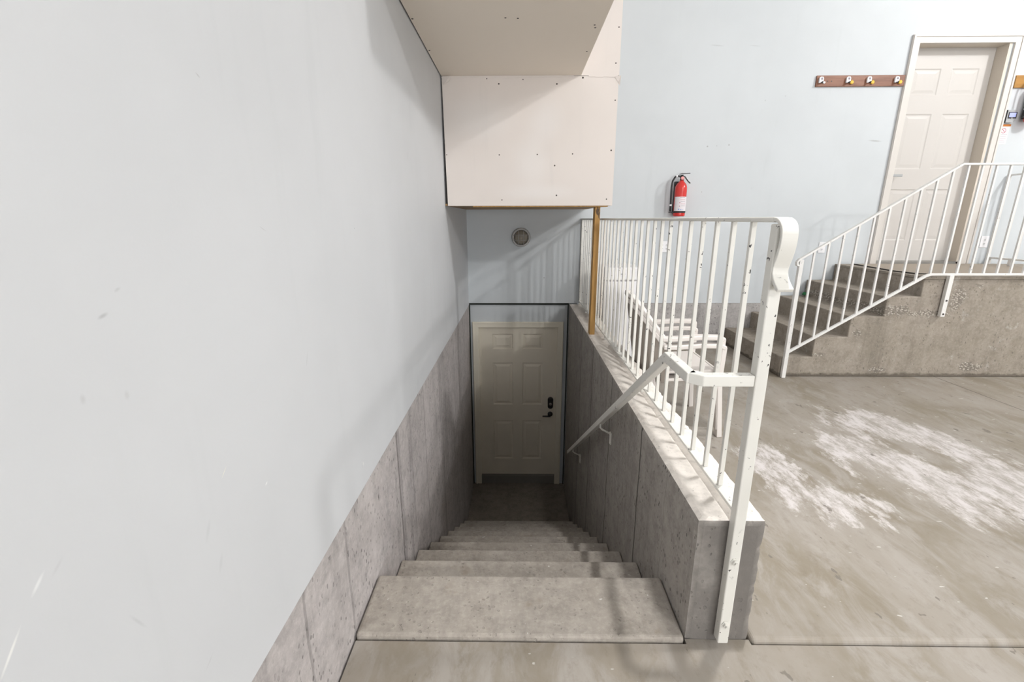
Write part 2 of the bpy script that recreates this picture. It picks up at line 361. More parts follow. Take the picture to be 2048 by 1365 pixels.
st(box('wall_left', M['wall_l'], (XL - .15, XL + .003, YB, D + .2, .451, CEIL)), 'pale grey painted drywall beside the stairwell, scuffed, left of photo', 'wall')
st(box('wall_foundation_left', M['conc_l'], (XL - .15, XL, YB, D + .2, LZ - .2, .4505)), 'rough grey concrete foundation band below the left painted wall', 'wall')
mb = MB()                                                 # back drywall with openings over the stairwell door and for the upper door
UX0, UX1, UZ1 = 3.955, 4.925, 3.135
mb.box(XL + .003, XC1, D, D + .06, .475, CEIL)
mb.box(XC1, UX0, D, D + .06, .478, CEIL); mb.box(UX0, UX1, D, D + .06, UZ1, CEIL); mb.box(UX1, RX, D, D + .06, .478, CEIL)
st(mb.build('wall_back', M['wall_b']), 'pale blue grey painted drywall across the back of the garage', 'wall')
st(box('wall_foundation_back', M['conc_base'], (XC1, RX, D - .012, D + .2, -.3, .476)), 'low concrete foundation band at the foot of the back wall', 'wall')
mb = MB(); mb.box(XL, -.485, D + .035, D + .09, LZ, .4745); mb.box(.485, XC0 + .1, D + .035, D + .09, LZ, .4745); mb.box(-.485, .485, D + .035, D + .09, .19, .4745)
st(mb.build('wall_stairwell_back', M['wall_p']), 'painted recessed wall panel around the lower door', 'wall')
st(box('shade_strip', M['gap'], (XL + .004, XC0, D + .018, D + .034, .452, .4745)), 'dark strip painted in for the shade under the overhanging drywall above lower door', 'trim')  # dark strip stands in for the shade below the drywall ledge
mb = MB(); mb.box(XL + .001, XL + .013, D + .015, D + .034, LZ, .455); mb.box(XC0 - .012, XC0 - .001, D + .015, D + .034, LZ, .455)
st(mb.build('trim_2', M['gap']), 'dark vertical joints where stairwell walls meet the door panel', 'trim')

def rough_block(name, mat, x0, x1, y0, y1, z0, z1, amp, cell=.05, edge=.012):
    """a cast block whose arrises are worn: finely cut and noise-displaced near its edges"""
    b = bmesh.new()
    nx, ny, nz = [max(1, min(190, int(round(d / cell)))) for d in (x1 - x0, y1 - y0, z1 - z0)]
    cache = {}
    def vt(i, j, k):
        if (i, j, k) not in cache: cache[(i, j, k)] = b.verts.new((x0 + (x1 - x0) * i / nx, y0 + (y1 - y0) * j / ny, z0 + (z1 - z0) * k / nz))
        return cache[(i, j, k)]
    for (n, m_, fix) in (('x', 0, 0), ('x', nx, 0), ('y', 0, 0), ('y', ny, 0), ('z', 0, 0), ('z', nz, 0)):
        ra, rb = {'x': (ny, nz), 'y': (nx, nz), 'z': (nx, ny)}[n]
        for a in range(ra):
            for c in range(rb):
                q = [(a, c), (a + 1, c), (a + 1, c + 1), (a, c + 1)]
                b.faces.new([vt(*((m_, u, v) if n == 'x' else (u, m_, v) if n == 'y' else (u, v, m_))) for u, v in q])
    from mathutils import noise
    for v in b.verts:
        p = v.co.copy(); n_out = sum([abs(p.x - x0) < 1e-6 or abs(p.x - x1) < 1e-6, abs(p.y - y0) < 1e-6 or abs(p.y - y1) < 1e-6, abs(p.z - z0) < 1e-6 or abs(p.z - z1) < 1e-6])
        if n_out >= 2:
            ctr = Vector(((x0 + x1) / 2, (y0 + y1) / 2, (z0 + z1) / 2)); d = Vector([-(1 if c > k else -1) if abs(abs(c - k) - s_) < 1e-6 else 0 for c, k, s_ in zip(p, ctr, ((x1 - x0) / 2, (y1 - y0) / 2, (z1 - z0) / 2))])
            v.co += d * (edge * (.35 + .9 * abs(noise.noise(p * 21))))
        else:
            v.co += Vector([noise.noise(p * 9 + Vector((7 * a, 0, 0))) * amp for a in range(3)])
    o = MB(); o.b.free(); o.b = b
    return o.build(name, mat)
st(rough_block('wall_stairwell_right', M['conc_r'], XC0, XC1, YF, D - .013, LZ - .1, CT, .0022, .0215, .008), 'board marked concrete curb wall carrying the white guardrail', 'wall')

# floors: near slab, raised garage slab with rounded lip
mb = MB(); mb.box(XL + .008, RX, YB, YF - .0215, -.18, -.018); mb.box(XC0 + .002, XC1 + .003, YF - .0215, YF - .001, -.18, -.018)
st(mb.build('floor', M['floor']), 'near concrete slab in front of the stair head', 'floor')
mb = MB(); mb.box(XC1 + .004, RX, YF - .018, D, -.18, 0)
st(mb.build('floor_garage', M['floor'], bevel=.017, seg=4), 'stained concrete garage slab with white patches, slightly raised lip', 'floor')
st(box('floor_below', M['conc_step'], (XL - .1, XC1, 4.2, D + .3, LZ - .3, LZ - .02)), 'ground slab under the lower landing', 'floor')
st(box('ceiling', M['ceil'], (XL - .15, RX + .2, YB, D + .3, CEIL, CEIL + .1)), 'plain ceiling of the garage', 'ceiling')
st(box('wall_rear', M['rear'], (XL - .15, RX + .15, YB - .12, YB, -.2, CEIL)), 'pale painted rear wall behind the viewer', 'wall')
st(box('wall_right', M['rear'], (RX, RX + .15, YB, D + .2, -.1, CEIL)), 'pale painted side wall of the garage out of frame', 'wall')

# ------------------------------------------------------------------ sunken stairs
stairs = thing('concrete_stairs', (0, YF, 0), 'cast concrete staircase sinking between two walls to the lower door', 'stairs')
NS, T0, TR, RS = 9, 1.565, .3303, .2122
SX0, SX1 = XL + .004, XC0 - .003
for n in range(NS):
    y0 = (YF - .016) if n == 0 else T0 + (n - 1) * TR
    MB().box(SX0, SX1, y0 + .0008, T0 + n * TR - .0008, -n * RS - RS - .05, -n * RS).build('step', M['conc_step'], stairs, bevel=.014 if n == 0 else .010, seg=3)
box('landing', M['conc_landing_shaded'], (SX0, SX1, T0 + (NS - 1) * TR + .001, D + .03, LZ - .06, LZ), stairs)

# ------------------------------------------------------------------ doors
def panel_leaf(x0, x1, y, z0, z1, panels, thick=.04, dep=.011):
    b = MB(); xs = sorted({x0, x1, *[p[0] for p in panels], *[p[1] for p in panels]}); zs = sorted({z0, z1, *[p[2] for p in panels], *[p[3] for p in panels]})
    def at(x, z, d): return (x, y + d, z)
    for a, c in zip(xs, xs[1:]):
        for e, f in zip(zs, zs[1:]):
            hit = [p for p in panels if p[0] - 1e-6 <= a and c <= p[1] + 1e-6 and p[2] - 1e-6 <= e and f <= p[3] + 1e-6]
            if not hit: b.poly([at(a, e, 0), at(c, e, 0), at(c, f, 0), at(a, f, 0)])
    for (a, c, e, f) in panels:
        prev = [(a, e), (c, e), (c, f), (a, f)]; pd = 0
        for ins, d in ((.010, dep), (.022, dep), (.048, .002)):
            cur = [(a + ins, e + ins), (c - ins, e + ins), (c - ins, f - ins), (a + ins, f - ins)]
            for k in range(4): b.poly([at(*prev[k], pd), at(*prev[(k + 1) % 4], pd), at(*cur[(k + 1) % 4], d), at(*cur[k], d)])
            prev, pd = cur, d
        b.poly([at(*q, pd) for q in prev])
    b.box(x0, x1, y + .012, y + thick, z0, z1)
    b.poly([at(x0, z0, 0), at(x0, z0, .02), at(x1, z0, .02), at(x1, z0, 0)]); b.poly([at(x0, z1, 0), at(x1, z1, 0), at(x1, z1, .02), at(x0, z1, .02)])
    b.poly([at(x0, z0, 0), at(x0, z1, 0), at(x0, z1, .02), at(x0, z0, .02)]); b.poly([at(x1, z0, 0), at(x1, z0, .02), at(x1, z1, .02), at(x1, z1, 0)])
    bmesh.ops.remove_doubles(b.b, verts=b.b.verts, dist=1e-5)
    return b

def casing(x0, x1, z0, z1, wd, y, th):                    # mitred three-sided frame with a stepped profile
    b = MB()
    for (i0, i1, ya, yb) in ((0, wd, y, y - th), (.004, wd * .30, y - th + .001, y - th - .008)):
        ox0, ox1, oz = x0 + i0, x1 - i0, z1 - i0; ix0, ix1, iz = x0 + i1, x1 - i1, z1 - i1
        b.prism([(ox0, ya, z0), (ox0, ya, oz), (ox1, ya, oz), (ox1, ya, z0), (ix1, ya, z0), (ix1, ya, iz), (ix0, ya, iz), (ix0, ya, z0)], (0, yb - ya, 0))
    return b

d1 = thing('door_1', (0, D + .05, LZ), 'almond six panel steel door at the bottom of the sunken stairs', 'door', kind='structure')
casing(-.545, .535, LZ, .247, .068, D + .036, .022).build('door_frame', M['trim_l'], d1, bevel=.003)
mb = MB(); mb.box(-.482, -.472, D + .02, D + .10, LZ, .185); mb.box(.474, .484, D + .02, D + .10, LZ, .185); mb.box(-.482, .484, D + .02, D + .10, .176, .188)
mb.build('door_jamb', M['trim_l'], d1)
LY = D + .062
cols = [(-.31, -.066), (.052, .297)]; rows = [(-.10, .088), (-.82, -.273), (-1.572, -1.036)]
leaf = panel_leaf(-.472, .474, LY, -1.795, .174, [(a, b_, c, d_) for a, b_ in cols for c, d_ in rows]).build('door_leaf', M['door_l'], d1)
mb = MB(); mb.box(-.475, .476, D + .03, D + .12, LZ, -1.803)
mb.build('threshold', M['alu'], d1)
mb = MB(); mb.box(-.475, .476, LY + .008, LY + .03, -1.803, -1.794); mb.build('door_sweep', M['dark'], d1)
dl = MB().prism([(.366 + .034 + .034 * math.cos(a), LY - .001, -.79 + (.043 if math.sin(a) >= 0 else -.043) + .034 * math.sin(a)) for a in [k * math.pi / 10 for k in range(20)]], (0, -.028, 0)).build('deadbolt', M['black'], d1, bevel=.006)
MB().lathe([(.016, 0), (.018, -.012), (.012, -.016)], (.40, LY - .028, -.80), 'y', 16).build('cylinder', M['steel'], dl)
hd = MB().lathe([(.032, 0), (.032, -.010), (.024, -.016), (.014, -.018), (.013, -.05)], (.40, LY, -.945), 'y', 20).build('lever_handle', M['black'], d1, smooth=True)
mb = MB(); mb.tube([(.40, LY - .045, -.957), (.36, LY - .047, -.958), (.31, LY - .045, -.957), (.302, LY - .045, -.957)], [.012, .010, .009, .006]); mb.build('lever', M['black'], hd, smooth=True)

d2 = thing('door_2', (4.4, D, PZ), 'cream six panel door at the top of the right concrete steps', 'door', kind='structure')
casing(3.925, 5.02, PZ, 3.185, .078, D, .020).build('door_frame', M['trim_u'], d2, bevel=.003)
JY = D + .125
mb = MB(); mb.box(UX0 - .002, UX0 + .026, D - .004, JY + .06, PZ, UZ1 + .002); mb.box(UX1 - .026, UX1 + .002, D - .004, JY + .06, PZ, UZ1 + .002); mb.box(UX0 - .002, UX1 + .002, D - .004, JY + .06, UZ1 - .026, UZ1 + .002)
mb.build('door_jamb', M['jamb_u'], d2)
X0, X1, Z0, Z1 = UX0 + .027, UX1 - .027, .95, UZ1 - .027
wd = X1 - X0
cols = [(X0 + .135 * wd, X0 + .44 * wd), (X0 + .56 * wd, X0 + .865 * wd)]
rows = [(Z1 - .44, Z1 - .19), (Z1 - 1.17, Z1 - .62), (Z1 - 1.93, Z1 - 1.38)]
panel_leaf(X0, X1, JY, Z0, Z1, [(a, b_, c, d_) for a, b_ in cols for c, d_ in rows], dep=.0055).build('door_leaf', M['door_u'], d2)
box('threshold', M['alu'], (X0 - .02, X1 + .02, D - .004, JY + .05, PZ, .949), d2)
hd = MB().box(4.02, 4.085, JY - .012, JY, 1.80, 1.845).build('lever_handle', M['brass'], d2, bevel=.004)
mb = MB(); mb.tube([(4.05, JY - .01, 1.862), (4.05, JY - .05, 1.862)], .011); mb.sweep([(4.035, JY - .055, 1.868), (4.165, JY - .055, 1.868)], .014, .026, (0, 1, 0)); mb.build('lever', M['grey'], hd, bevel=.003)

# ------------------------------------------------------------------ drywall bulkhead above the stairs
BX0, BX1, BY, BZ, UZ, SXR = XL + .010, .731, 3.723, 1.52, 2.434, .456
bh = thing('drywall_bulkhead', (0, BY, BZ), 'cream unpainted drywall box boxed in above the sunken stairs', 'bulkhead')
mb = MB(); mb.prism([(BX0 + .004, BY, UZ - .004), (BX1, BY, UZ - .004), (BX1, BY, BZ), (BX0 + .016, BY, BZ), (BX0 + .012, BY, 1.75)], (0, .013, 0)); mb.build('face_panel', M['cream'], bh)
box('upper_face_panel', M['cream'], (SXR - .3, BX1 + .002, BY - .002, BY + .013, UZ - .002, CEIL - .004), bh)
box('side_panel', M['cream'], (BX1 - .013, BX1, BY + .0135, D - .002, BZ, CEIL - .004), bh)
box('soffit_panel', M['cream_soffit'], (BX0 + .002, SXR, 1.95, BY - .003, UZ, UZ + .014), bh)
box('soffit_side_panel', M['cream'], (SXR - .013, SXR, 1.95, BY - .004, UZ + .0145, UZ + .26), bh)
box('soffit_front_panel', M['cream'], (BX0 + .002, SXR - .0135, 1.95, 1.963, UZ + .0145, UZ + .26), bh)
box('soffit_top_panel', M['cream'], (BX0 + .002, SXR, 1.95, BY - .004, UZ + .2605, UZ + .275), bh)
box('underside_panel', M['ply'], (BX0 - .006, BX1 - .014, BY + .0135, D - .003, BZ + .002, BZ + .016), bh)
box('sill_plate', M['twoby'], (-.36, BX1 - .03, BY + .014, BY + .10, BZ - .008, BZ + .0015), bh)
for (x, z, r) in [(-.147, 2.381, .006), (.28, 2.378, .006), (-.55, 1.895, .004), (-.148, 1.893, .005), (.142, 1.895, .005), (.41, 1.898, .005), (.276, 1.815, .006), (-.13, 1.564, .005), (.295, 1.597, .006), (.684, 1.568, .005), (.702, 1.922, .006), (.713, 2.267, .005), (.704, 2.511, .005), (.713, 2.739, .005), (.469, 2.418, .007), (.031, 2.409, .004), (-.235, 2.415, .004)]:
    yy = BY if z < UZ - .004 else BY - .002
    MB().lathe([(r, 0), (r * .8, -.0012)], (x, yy, z), 'y', 10).build('screw', M['screw'], bh)
for (x, y) in [(-.557, 2.732), (-.556, 3.196), (-.07, 2.729), (-.005, 2.737), (.41, 2.829), (.419, 2.866), (.426, 3.231)]:
    MB().lathe([(.006, 0), (.005, -.0012)], (x, y, UZ), 'z', 10).build('screw', M['screw'], bh)
def ragged(pts, seed):
    random.seed(seed); return [(x, y, z + random.uniform(-.006, .006)) for x, y, z in pts]
mb = MB(); mb2 = MB()
for k in range(24):
    x = -.56 + k * (1.285 / 24); xx = x + 1.285 / 24
    a, b_ = random.uniform(.002, .010), random.uniform(.002, .012)
    if .40 < x < .46: continue
    (mb if x < .45 else mb2).prism([(x, BY - .0025, UZ - .006 - a), (xx, BY - .0025, UZ - .006 - b_), (xx, BY - .0025, UZ - .0005), (x, BY - .0025, UZ - .0005)], (0, .002, 0))
bmesh.ops.remove_doubles(mb.b, verts=mb.b.verts, dist=1e-4); bmesh.ops.remove_doubles(mb2.b, verts=mb2.b.verts, dist=1e-4); mb.build('torn_tape', M['cream'], bh); mb2.build('torn_tape', M['cream'], bh)
mb = MB(); mb.prism([(-.568, BY - .004, UZ - .004), (-.50, BY - .03, UZ - .006), (-.505, BY - .02, UZ - .03), (-.555, BY - .004, UZ - .06)], (0, .003, 0)); mb.build('paper_flap', M['cream'], bh)
mb = MB(); mb.prism([(.70, BY - .004, UZ - .01), (.745, BY - .012, UZ - .005), (.74, BY - .01, UZ - .075), (.728, BY - .004, UZ - .05)], (0, .0012, 0))
mb.build('paper_flap', M['cream'], bh)

pz = tag(MB().box(.606, .648, 3.765, 3.852, CT - .002, BZ - .009).build('wooden_post', M['twoby'], bevel=.003), 'raw two by four lumber post standing on the curb under the drywall box', 'post')

# ------------------------------------------------------------------ wall lamp over lower door
lx, lz = .029, 1.221
lm = thing('bulkhead_light', (lx, D, lz), 'round caged bulkhead lamp, unlit, on the wall above the lower door', 'lamp')
MB().lathe([(.104, 0), (.104, -.030), (.098, -.048), (.084, -.048), (.082, -.020), (.001, -.020)], (lx, D, lz), 'y', 40).build('housing', M['greylt'], lm, smooth=False)
MB().lathe([(.080, -.018), (.078, -.030), (.066, -.050), (.045, -.062), (.018, -.068), (.001, -.069)], (lx, D, lz), 'y', 32).build('lens', M['glass'], lm, smooth=True)
for off in (-.028, .028):
    for v in (0, 1):
        pts = []
        for k in range(9):
            a = -.086 + .172 * k / 8; yy = D - .050 - .024 * (1 - (a / .086) ** 2)
            pts.append((lx + off, yy, lz + a * .96) if v else (lx + a * .96, yy, lz + off))
        MB().tube(pts, .0028, 6).build('cage_wire', M['greylt'], lm, smooth=True)

# ------------------------------------------------------------------ guardrail on the curb
GX, GT = .712, 1.424
gr = thing('guardrail', (GX, YF, CT), 'chipped white steel guardrail with close balusters along the curb', 'railing')
PW = .036
fy0, fy1 = YF - .001 - PW, YF - .001
mb = MB(); mb.box(GX - PW / 2 - .006, GX + PW / 2 - .006, fy0, fy1, .004, GT - .018); mb.build('post', M['rail'], gr, bevel=.004)
mb = MB(); mb.box(GX - .014, GX + .014, D - .032, D - .004, CT, GT - .014); mb.build('post', M['rail'], gr, bevel=.003)
arc = [(GX, D - .004, GT - .007), (GX, 1.36, GT - .007), (GX, 1.30, GT - .007)]
prof = [(1.272, 1.4165), (1.254, 1.408), (1.243, 1.394), (1.2385, 1.376), (1.240, 1.350), (1.246, 1.325), (1.254, 1.305), (1.259, 1.290), (1.2585, 1.275), (1.252, 1.262), (1.243, 1.252), (1.230, 1.241), (1.219, 1.233)]
mb = MB(); mb.sweep(arc + [(GX, 1.285, GT - .007)], .042, .014, (1, 0, 0)); mb.build('top_rail', M['rail'], gr, bevel=.003)
mb = MB(); cps = [Vector((GX, 1.30, GT - .007)), Vector((GX, 1.286, GT - .007))] + [Vector((GX, y, z)) for y, z in prof]
fine = []
for a_, b_, c_, d_ in zip([cps[0]] + cps[:-1], cps, cps[1:], cps[2:] + [cps[-1]]):
    for q in range(4):
        u = q / 4; fine.append(.5 * ((2 * b_) + (c_ - a_) * u + (2 * a_ - 5 * b_ + 4 * c_ - d_) * u * u + (3 * b_ - a_ - 3 * c_ + d_) * u ** 3))
mb.sweep(fine[4:] + [cps[-1]], .044, .011, (1, 0, 0)); mb.build('rail_scroll', M['rail'], gr, bevel=.0025)
mb = MB(); mb.sweep([(GX, D - .004, .505), (GX, fy1, .505)], .034, .012, (1, 0, 0)); mb.build('bottom_rail', M['rail'], gr, bevel=.002)
pick = None
for k in range(29):
    y = 1.434 + .1283 * k
    if pick is None: pick = o = MB().box(GX - .0075, GX + .0075, y - .0075, y + .0075, .511, GT - .014).build('baluster', M['rail'], gr, bevel=.0015)
    else:
        o = pick.copy(); COL.objects.link(o); o.location = (pick.location.x, pick.location.y + .1283 * k, pick.location.z)
for y in (2.45, 3.6, 4.7):
    MB().box(GX - .012, GX + .012, y - .012, y + .012, CT - .001, .499).build('rail_foot', M['rail'], gr)
for z in (.34, .086):
    MB().lathe([(.014, 0), (.014, -.003), (.010, -.003), (.010, -.010), (.006, -.010), (.006, -.016)], (GX - .006, fy0, z), 'y', 6).build('bolt', M['rail'], gr)

# ------------------------------------------------------------------ handrail down the stairs
hr = thing('handrail', (.5, 1.3, .9), 'white square tube handrail bending from the front post down the stairs', 'handrail')
HX, HW = .515, .034
hz = .962
mb = MB(); mb.sweep([(GX - PW / 2 - .007, fy0 + PW / 2, hz), (.545, fy0 + PW / 2, hz), (.515, 1.30, hz)], .034, .034, (0, 0, 1)); mb.build('rail_extension', M['rail'], hr, bevel=.003)
mb = MB(); mb.sweep([(HX, 1.285, hz), (HX, 1.50, hz), (HX, 4.21, -.885)], .030, .034, (1, 0, 0)); mb.build('rail_bar', M['rail'], hr, bevel=.003)
for y in (2.62, 3.86):
    zz = hz + (y - 1.50) * (-.885 - hz) / (4.21 - 1.50) - .024
    bk = MB().tube([(HX, y, zz + .010), (HX, y + .005, zz - .02), (HX + .012, y + .01, zz - .035), (XC0 - .012, y + .02, zz - .065), (XC0 - .006, y + .02, zz - .075)], .006, 8).build('bracket', M['rail'], hr, smooth=True)
    MB().box(XC0 - .008, XC0 + .001, y, y + .034, zz - .14, zz - .06).build('bracket_plate', M['rail'], bk, bevel=.002)

# ------------------------------------------------------------------ right-hand platform and steps
pl = thing('concrete_platform', (4, YP, 0), 'cast concrete platform with side steps leading to the upper door', 'steps')
RI, ST = [.19, .38, .568, .748], [2.415, 2.695, 2.985, 3.268, 3.556]
_pts = [(5.6, 0), (ST[0], 0)]
for i, z in enumerate(RI): _pts += [(ST[i], z), (ST[i + 1], z)]
_pts += [(ST[4], PZ - .0225), (5.6, PZ - .0225)]
MB().prism([(x, YP, z) for x, z in _pts], (0, D - .014 - YP, 0)).build('platform_body', M['conc_plat'], pl, bevel=.008, seg=3)
box('platform_cap', M['conc_plat'], (3.553, 5.6, YP - .006, D - .0135, PZ - .0225, PZ), pl, .004)

tag(MB().prism([(3.72, 5.19, PZ), (3.60, 4.10, PZ), (5.3, 4.10, PZ), (5.3, 5.19, PZ)], (0, 0, .004)).build('floor_mat', M['mat'], bevel=.001), 'thin brown mat lying on the platform before the cream door', 'mat')
t_ = MB(); t_.tube([(3.715, 5.18, PZ + .006), (3.66, 4.85, PZ + .006), (3.60, 4.45, PZ + .006), (3.62, 4.22, PZ + .008), (3.75, 4.12, PZ + .008)], .006, 6)
tag(t_.build('cable', M['dark'], smooth=True), 'thin dark cord lying along the edge of the platform mat', 'cord')
random.seed(3)
mb = MB(); c0 = Vector((3.235, 5.14, .5835))
for k in range(5):
    a = k * 1.3; mb.tube([c0 + Vector((.035 * math.cos(a), .02 * math.sin(a), .004)), c0 + Vector((.015 * math.cos(a + .8), .015 * math.sin(a), .022)), c0 + Vector((-.02 * math.cos(a), .018 * math.sin(a + 2), .008))], [.008, .014, .006], 7)
tag(mb.build('cloth_scrap', M['green'], smooth=True), 'small crumpled green scrap on the third step against the wall', 'scrap')

# railing of the right steps
sr = thing('stair_railing', (2.44, YP - .02, 0), 'white steel stair railing sloping up beside the right concrete steps', 'railing')
RY = YP - .025
def zt(x): return 1.845 if x >= 3.625 else 1.845 - (3.625 - x) * .640
def zb(x): return .948 if x >= 3.555 else .948 - (3.555 - x) * .640
mb = MB(); mb.box(2.425, 2.460, RY - .016, RY + .016, 0.0, zt(2.44) - .012); mb.build('post', M['rail2'], sr, bevel=.003)
mb = MB(); mb.box(3.730, 3.768, RY - .018, RY + .016, .575, zb(3.7) - .008); sp = mb.build('support_post', M['rail2'], sr, bevel=.003)
for z in (.60, .72): MB().lathe([(.008, 0), (.007, -.005)], (3.749, RY - .018, z), 'y', 8).build('bolt', M['screw'], sp)
RXE = 5.20
mb = MB(); mb.sweep([(2.445, RY, 1.015), (2.412, RY, 1.03), (2.408, RY, 1.055), (2.425, RY, 1.078), (2.46, RY, zt(2.46))] + [(x, RY, zt(x)) for x in (3.625, RXE)], .030, .016, (0, 1, 0)); mb.build('top_rail', M['rail2'], sr, bevel=.003)
mb = MB(); mb.sweep([(2.444, RY, zb(2.444))] + [(x, RY, zb(x)) for x in (3.535, 3.575, RXE)], .026, .020, (0, 1, 0)); mb.build('bottom_rail', M['rail2'], sr, bevel=.003)
for k in range(23):
    x = 2.545 + .1135 * k
    if x > RXE - .03: break
    MB().box(x - .0075, x + .0075, RY - .0075, RY + .0075, zb(x) + .004, zt(x) - .005).build('baluster', M['rail2'], sr)

er = thing('end_railing', (RXE + .02, YP + .3, PZ), 'white railing along the far end of the platform, behind the front railing', 'railing')
EX = 5.22
mb = MB(); mb.sweep([(EX, YP + .02, 1.86), (EX, D - .02, 1.86)], .03, .016, (1, 0, 0)); mb.build('top_rail', M['rail2'], er, bevel=.002)
mb = MB(); mb.sweep([(EX, YP + .02, .995), (EX, D - .02, .995)], .026, .018, (1, 0, 0)); mb.build('bottom_rail', M['rail2'], er, bevel=.002)
for y in [5.20, 5.06, 4.92, 4.78, 4.64, 4.50, 4.36, 4.22]:
    MB().box(EX - .008, EX + .008, y - .008, y + .008, 1.0, 1.855).build('baluster', M['rail2'], er)
for y in (5.19, 4.96, 4.10): MB().box(EX - .014, EX + .014, y - .014, y + .014, PZ, .99).build('rail_foot', M['rail2'], er)

# ------------------------------------------------------------------ fire extinguishers
def extinguisher(x, z0, label, wall_gap=.001):
    g = thing('fire_extinguisher', (x, D - .085, z0), label, 'fire extinguisher')
    y = D - .085; R_ = .062
    MB().lathe([(.056, 0), (.060, .004), (R_, .015), (R_, .285), (.059, .305), (.048, .330), (.030, .350), (.022, .358), (.021, .368)], (x, y, z0), 'z', 32).build('cylinder', M['red'], g, smooth=True)
    lb = MB(); n = 16; a0, a1 = math.radians(-165), math.radians(-25)
    for k in range(n):
        p, q = a0 + (a1 - a0) * k / n, a0 + (a1 - a0) * (k + 1) / n
        r = R_ + .0008
        lb.poly([(x + r * math.cos(p), y + r * math.sin(p), z0 + .055), (x + r * math.cos(q), y + r * math.sin(q), z0 + .055), (x + r * math.cos(q), y + r * math.sin(q), z0 + .200), (x + r * math.cos(p), y + r * math.sin(p), z0 + .200)])
    lbl = lb.build('label', M['paper'], g, smooth=True)
    def strip(mat, name, a, b, za, zb_):
        s_ = MB(); a, b = math.radians(a), math.radians(b); r = R_ + .0014
        for k in range(6):
            p, q = a + (b - a) * k / 6, a + (b - a) * (k + 1) / 6
            s_.poly([(x + r * math.cos(p), y + r * math.sin(p), z0 + za), (x + r * math.cos(q), y + r * math.sin(q), z0 + za), (x + r * math.cos(q), y + r * math.sin(q), z0 + zb_), (x + r * math.cos(p), y + r * math.sin(p), z0 + zb_)])
        s_.build(name, mat, lbl)
    for i, zz in enumerate((.192, .170, .152, .128, .108)): strip(M['inkred' if i % 2 else 'ink'], 'printed_line', -110 + 4 * i, -60 + 3 * i, zz - .003, zz)
    for i in range(2): strip(M['inkred'], 'printed_square', -112, -104, .135 - .035 * i, .142 - .035 * i)
    for i in range(3): strip(M['inkblue'], 'printed_block', -120 + 20 * i, -108 + 20 * i, .066, .078 - .004 * i)
    s_ = MB(); s_.lathe([(R_ + .002, .035), (R_ + .003, .038), (R_ + .003, .052), (R_ + .002, .055)], (x, y, z0), 'z', 32); s_.build('strap', M['rubber'], g)
    MB().box(x - .05, x + .01, y + .045, D - wall_gap, z0 + .03, z0 + .36).build('wall_bracket', M['rubber'], g)
    v = MB().lathe([(.020, .365), (.020, .40), (.014, .405), (.014, .425)], (x, y, z0), 'z', 16).build('valve', M['black'], g, smooth=True)
    MB().lathe([(.018, -.016), (.018, -.028), (.014, -.030)], (x - .002, y, z0 + .388), 'y', 20).build('gauge', M['pink'], v, smooth=True)
    MB().sweep([(x - .028, y, z0 + .428), (x - .005, y, z0 + .438), (x + .035, y, z0 + .437), (x + .082, y, z0 + .440)], .018, .007, (0, 1, 0)).build('top_lever', M['black'], g, bevel=.002)
    MB().sweep([(x - .015, y, z0 + .415), (x + .03, y, z0 + .405), (x + .065, y, z0 + .362), (x + .092, y, z0 + .338)], .020, .009, (0, 1, 0)).build('carry_handle', M['black'], g, bevel=.002)
    MB().tube([(x - .012, y, z0 + .408), (x - .05, y - .002, z0 + .412), (x - .075, y - .004, z0 + .400), (x - .098, y - .006, z0 + .36), (x - .104, y - .006, z0 + .30), (x - .102, y - .006, z0 + .22), (x - .099, y - .006, z0 + .12), (x - .098, y - .006, z0 + .05)], [.010, .010] + [.0095] * 5 + [.0115], 12).build('hose', M['rubber'], g, smooth=True)
    for (px, pz) in ((x - .058, z0 + .409), (x - .099, z0 + .115)):
        MB().lathe([(.0125, -.008), (.0125, .008)], (px, y - .005, pz), 'x' if pz > z0 + .3 else 'z', 14).build('hose_clip', M['white'], g)
    MB().box(x - .108, x - .02, y - .010, y + .012, z0 + .036, z0 + .046).build('hose_holder', M['rubber'], g)
    return g
extinguisher(1.735, 1.445, 'red fire extinguisher on the back wall just above the guardrail')
extinguisher(5.235, 2.375, 'red fire extinguisher at the right edge beside the cream door', .0185)

# ------------------------------------------------------------------ hook board left of upper door
hb = thing('hook_board', (3.47, D, 2.77), 'brown wooden board with four grip hooks left of the cream door', 'hook rack')
box('board', M['board'], (3.035, 3.922, D - .018, D - .0005, 2.722, 2.824), hb, .002)
for (x, dx, tip) in [(3.074, 0, 0), (3.347, 0, 1), (3.556, 0, 1), (3.834, 0, 1)]:
    hk = MB().prism([(x - .022, D - .018, 2.752), (x + .022, D - .018, 2.752), (x + .022, D - .018, 2.795), (x + .014, D - .018, 2.808), (x - .014, D - .018, 2.808), (x - .022, D - .018, 2.795)], (0, -.020, 0)).build('hook', M['white'], hb, bevel=.004)
    MB().box(x - .008, x + .010, D - .0392, D - .038, 2.780, 2.798).build('hook_mark', M['ink'], hk)
    MB().tube([(x, D - .03, 2.756), (x, D - .055, 2.748), (x, D - .06, 2.760)], .006, 8).build('hook_peg', M['rubber'], hk, smooth=True)
    if tip: MB().lathe([(.016, 0), (.018, -.012), (.012, -.016)], (x + .040, D - .018, 2.757), 'y', 14).build('roller', M['yellow'], hk)
    else: MB().lathe([(.012, 0), (.010, -.012)], (x + .036, D - .018, 2.757), 'y', 14).build('roller', M['white'], hk)
for x in (3.145, 3.187): MB().lathe([(.006, 0), (.005, -.0015)], (x, D - .018, 2.770), 'y', 10).build('screw_hole', M['screw'], hb)

tag(box('wooden_board', M['board2'], (5.035, 5.40, D - .018, D - .0005, 2.70, 2.815), None, .002), 'short orange brown wooden board behind the extinguisher at right edge', 'board')

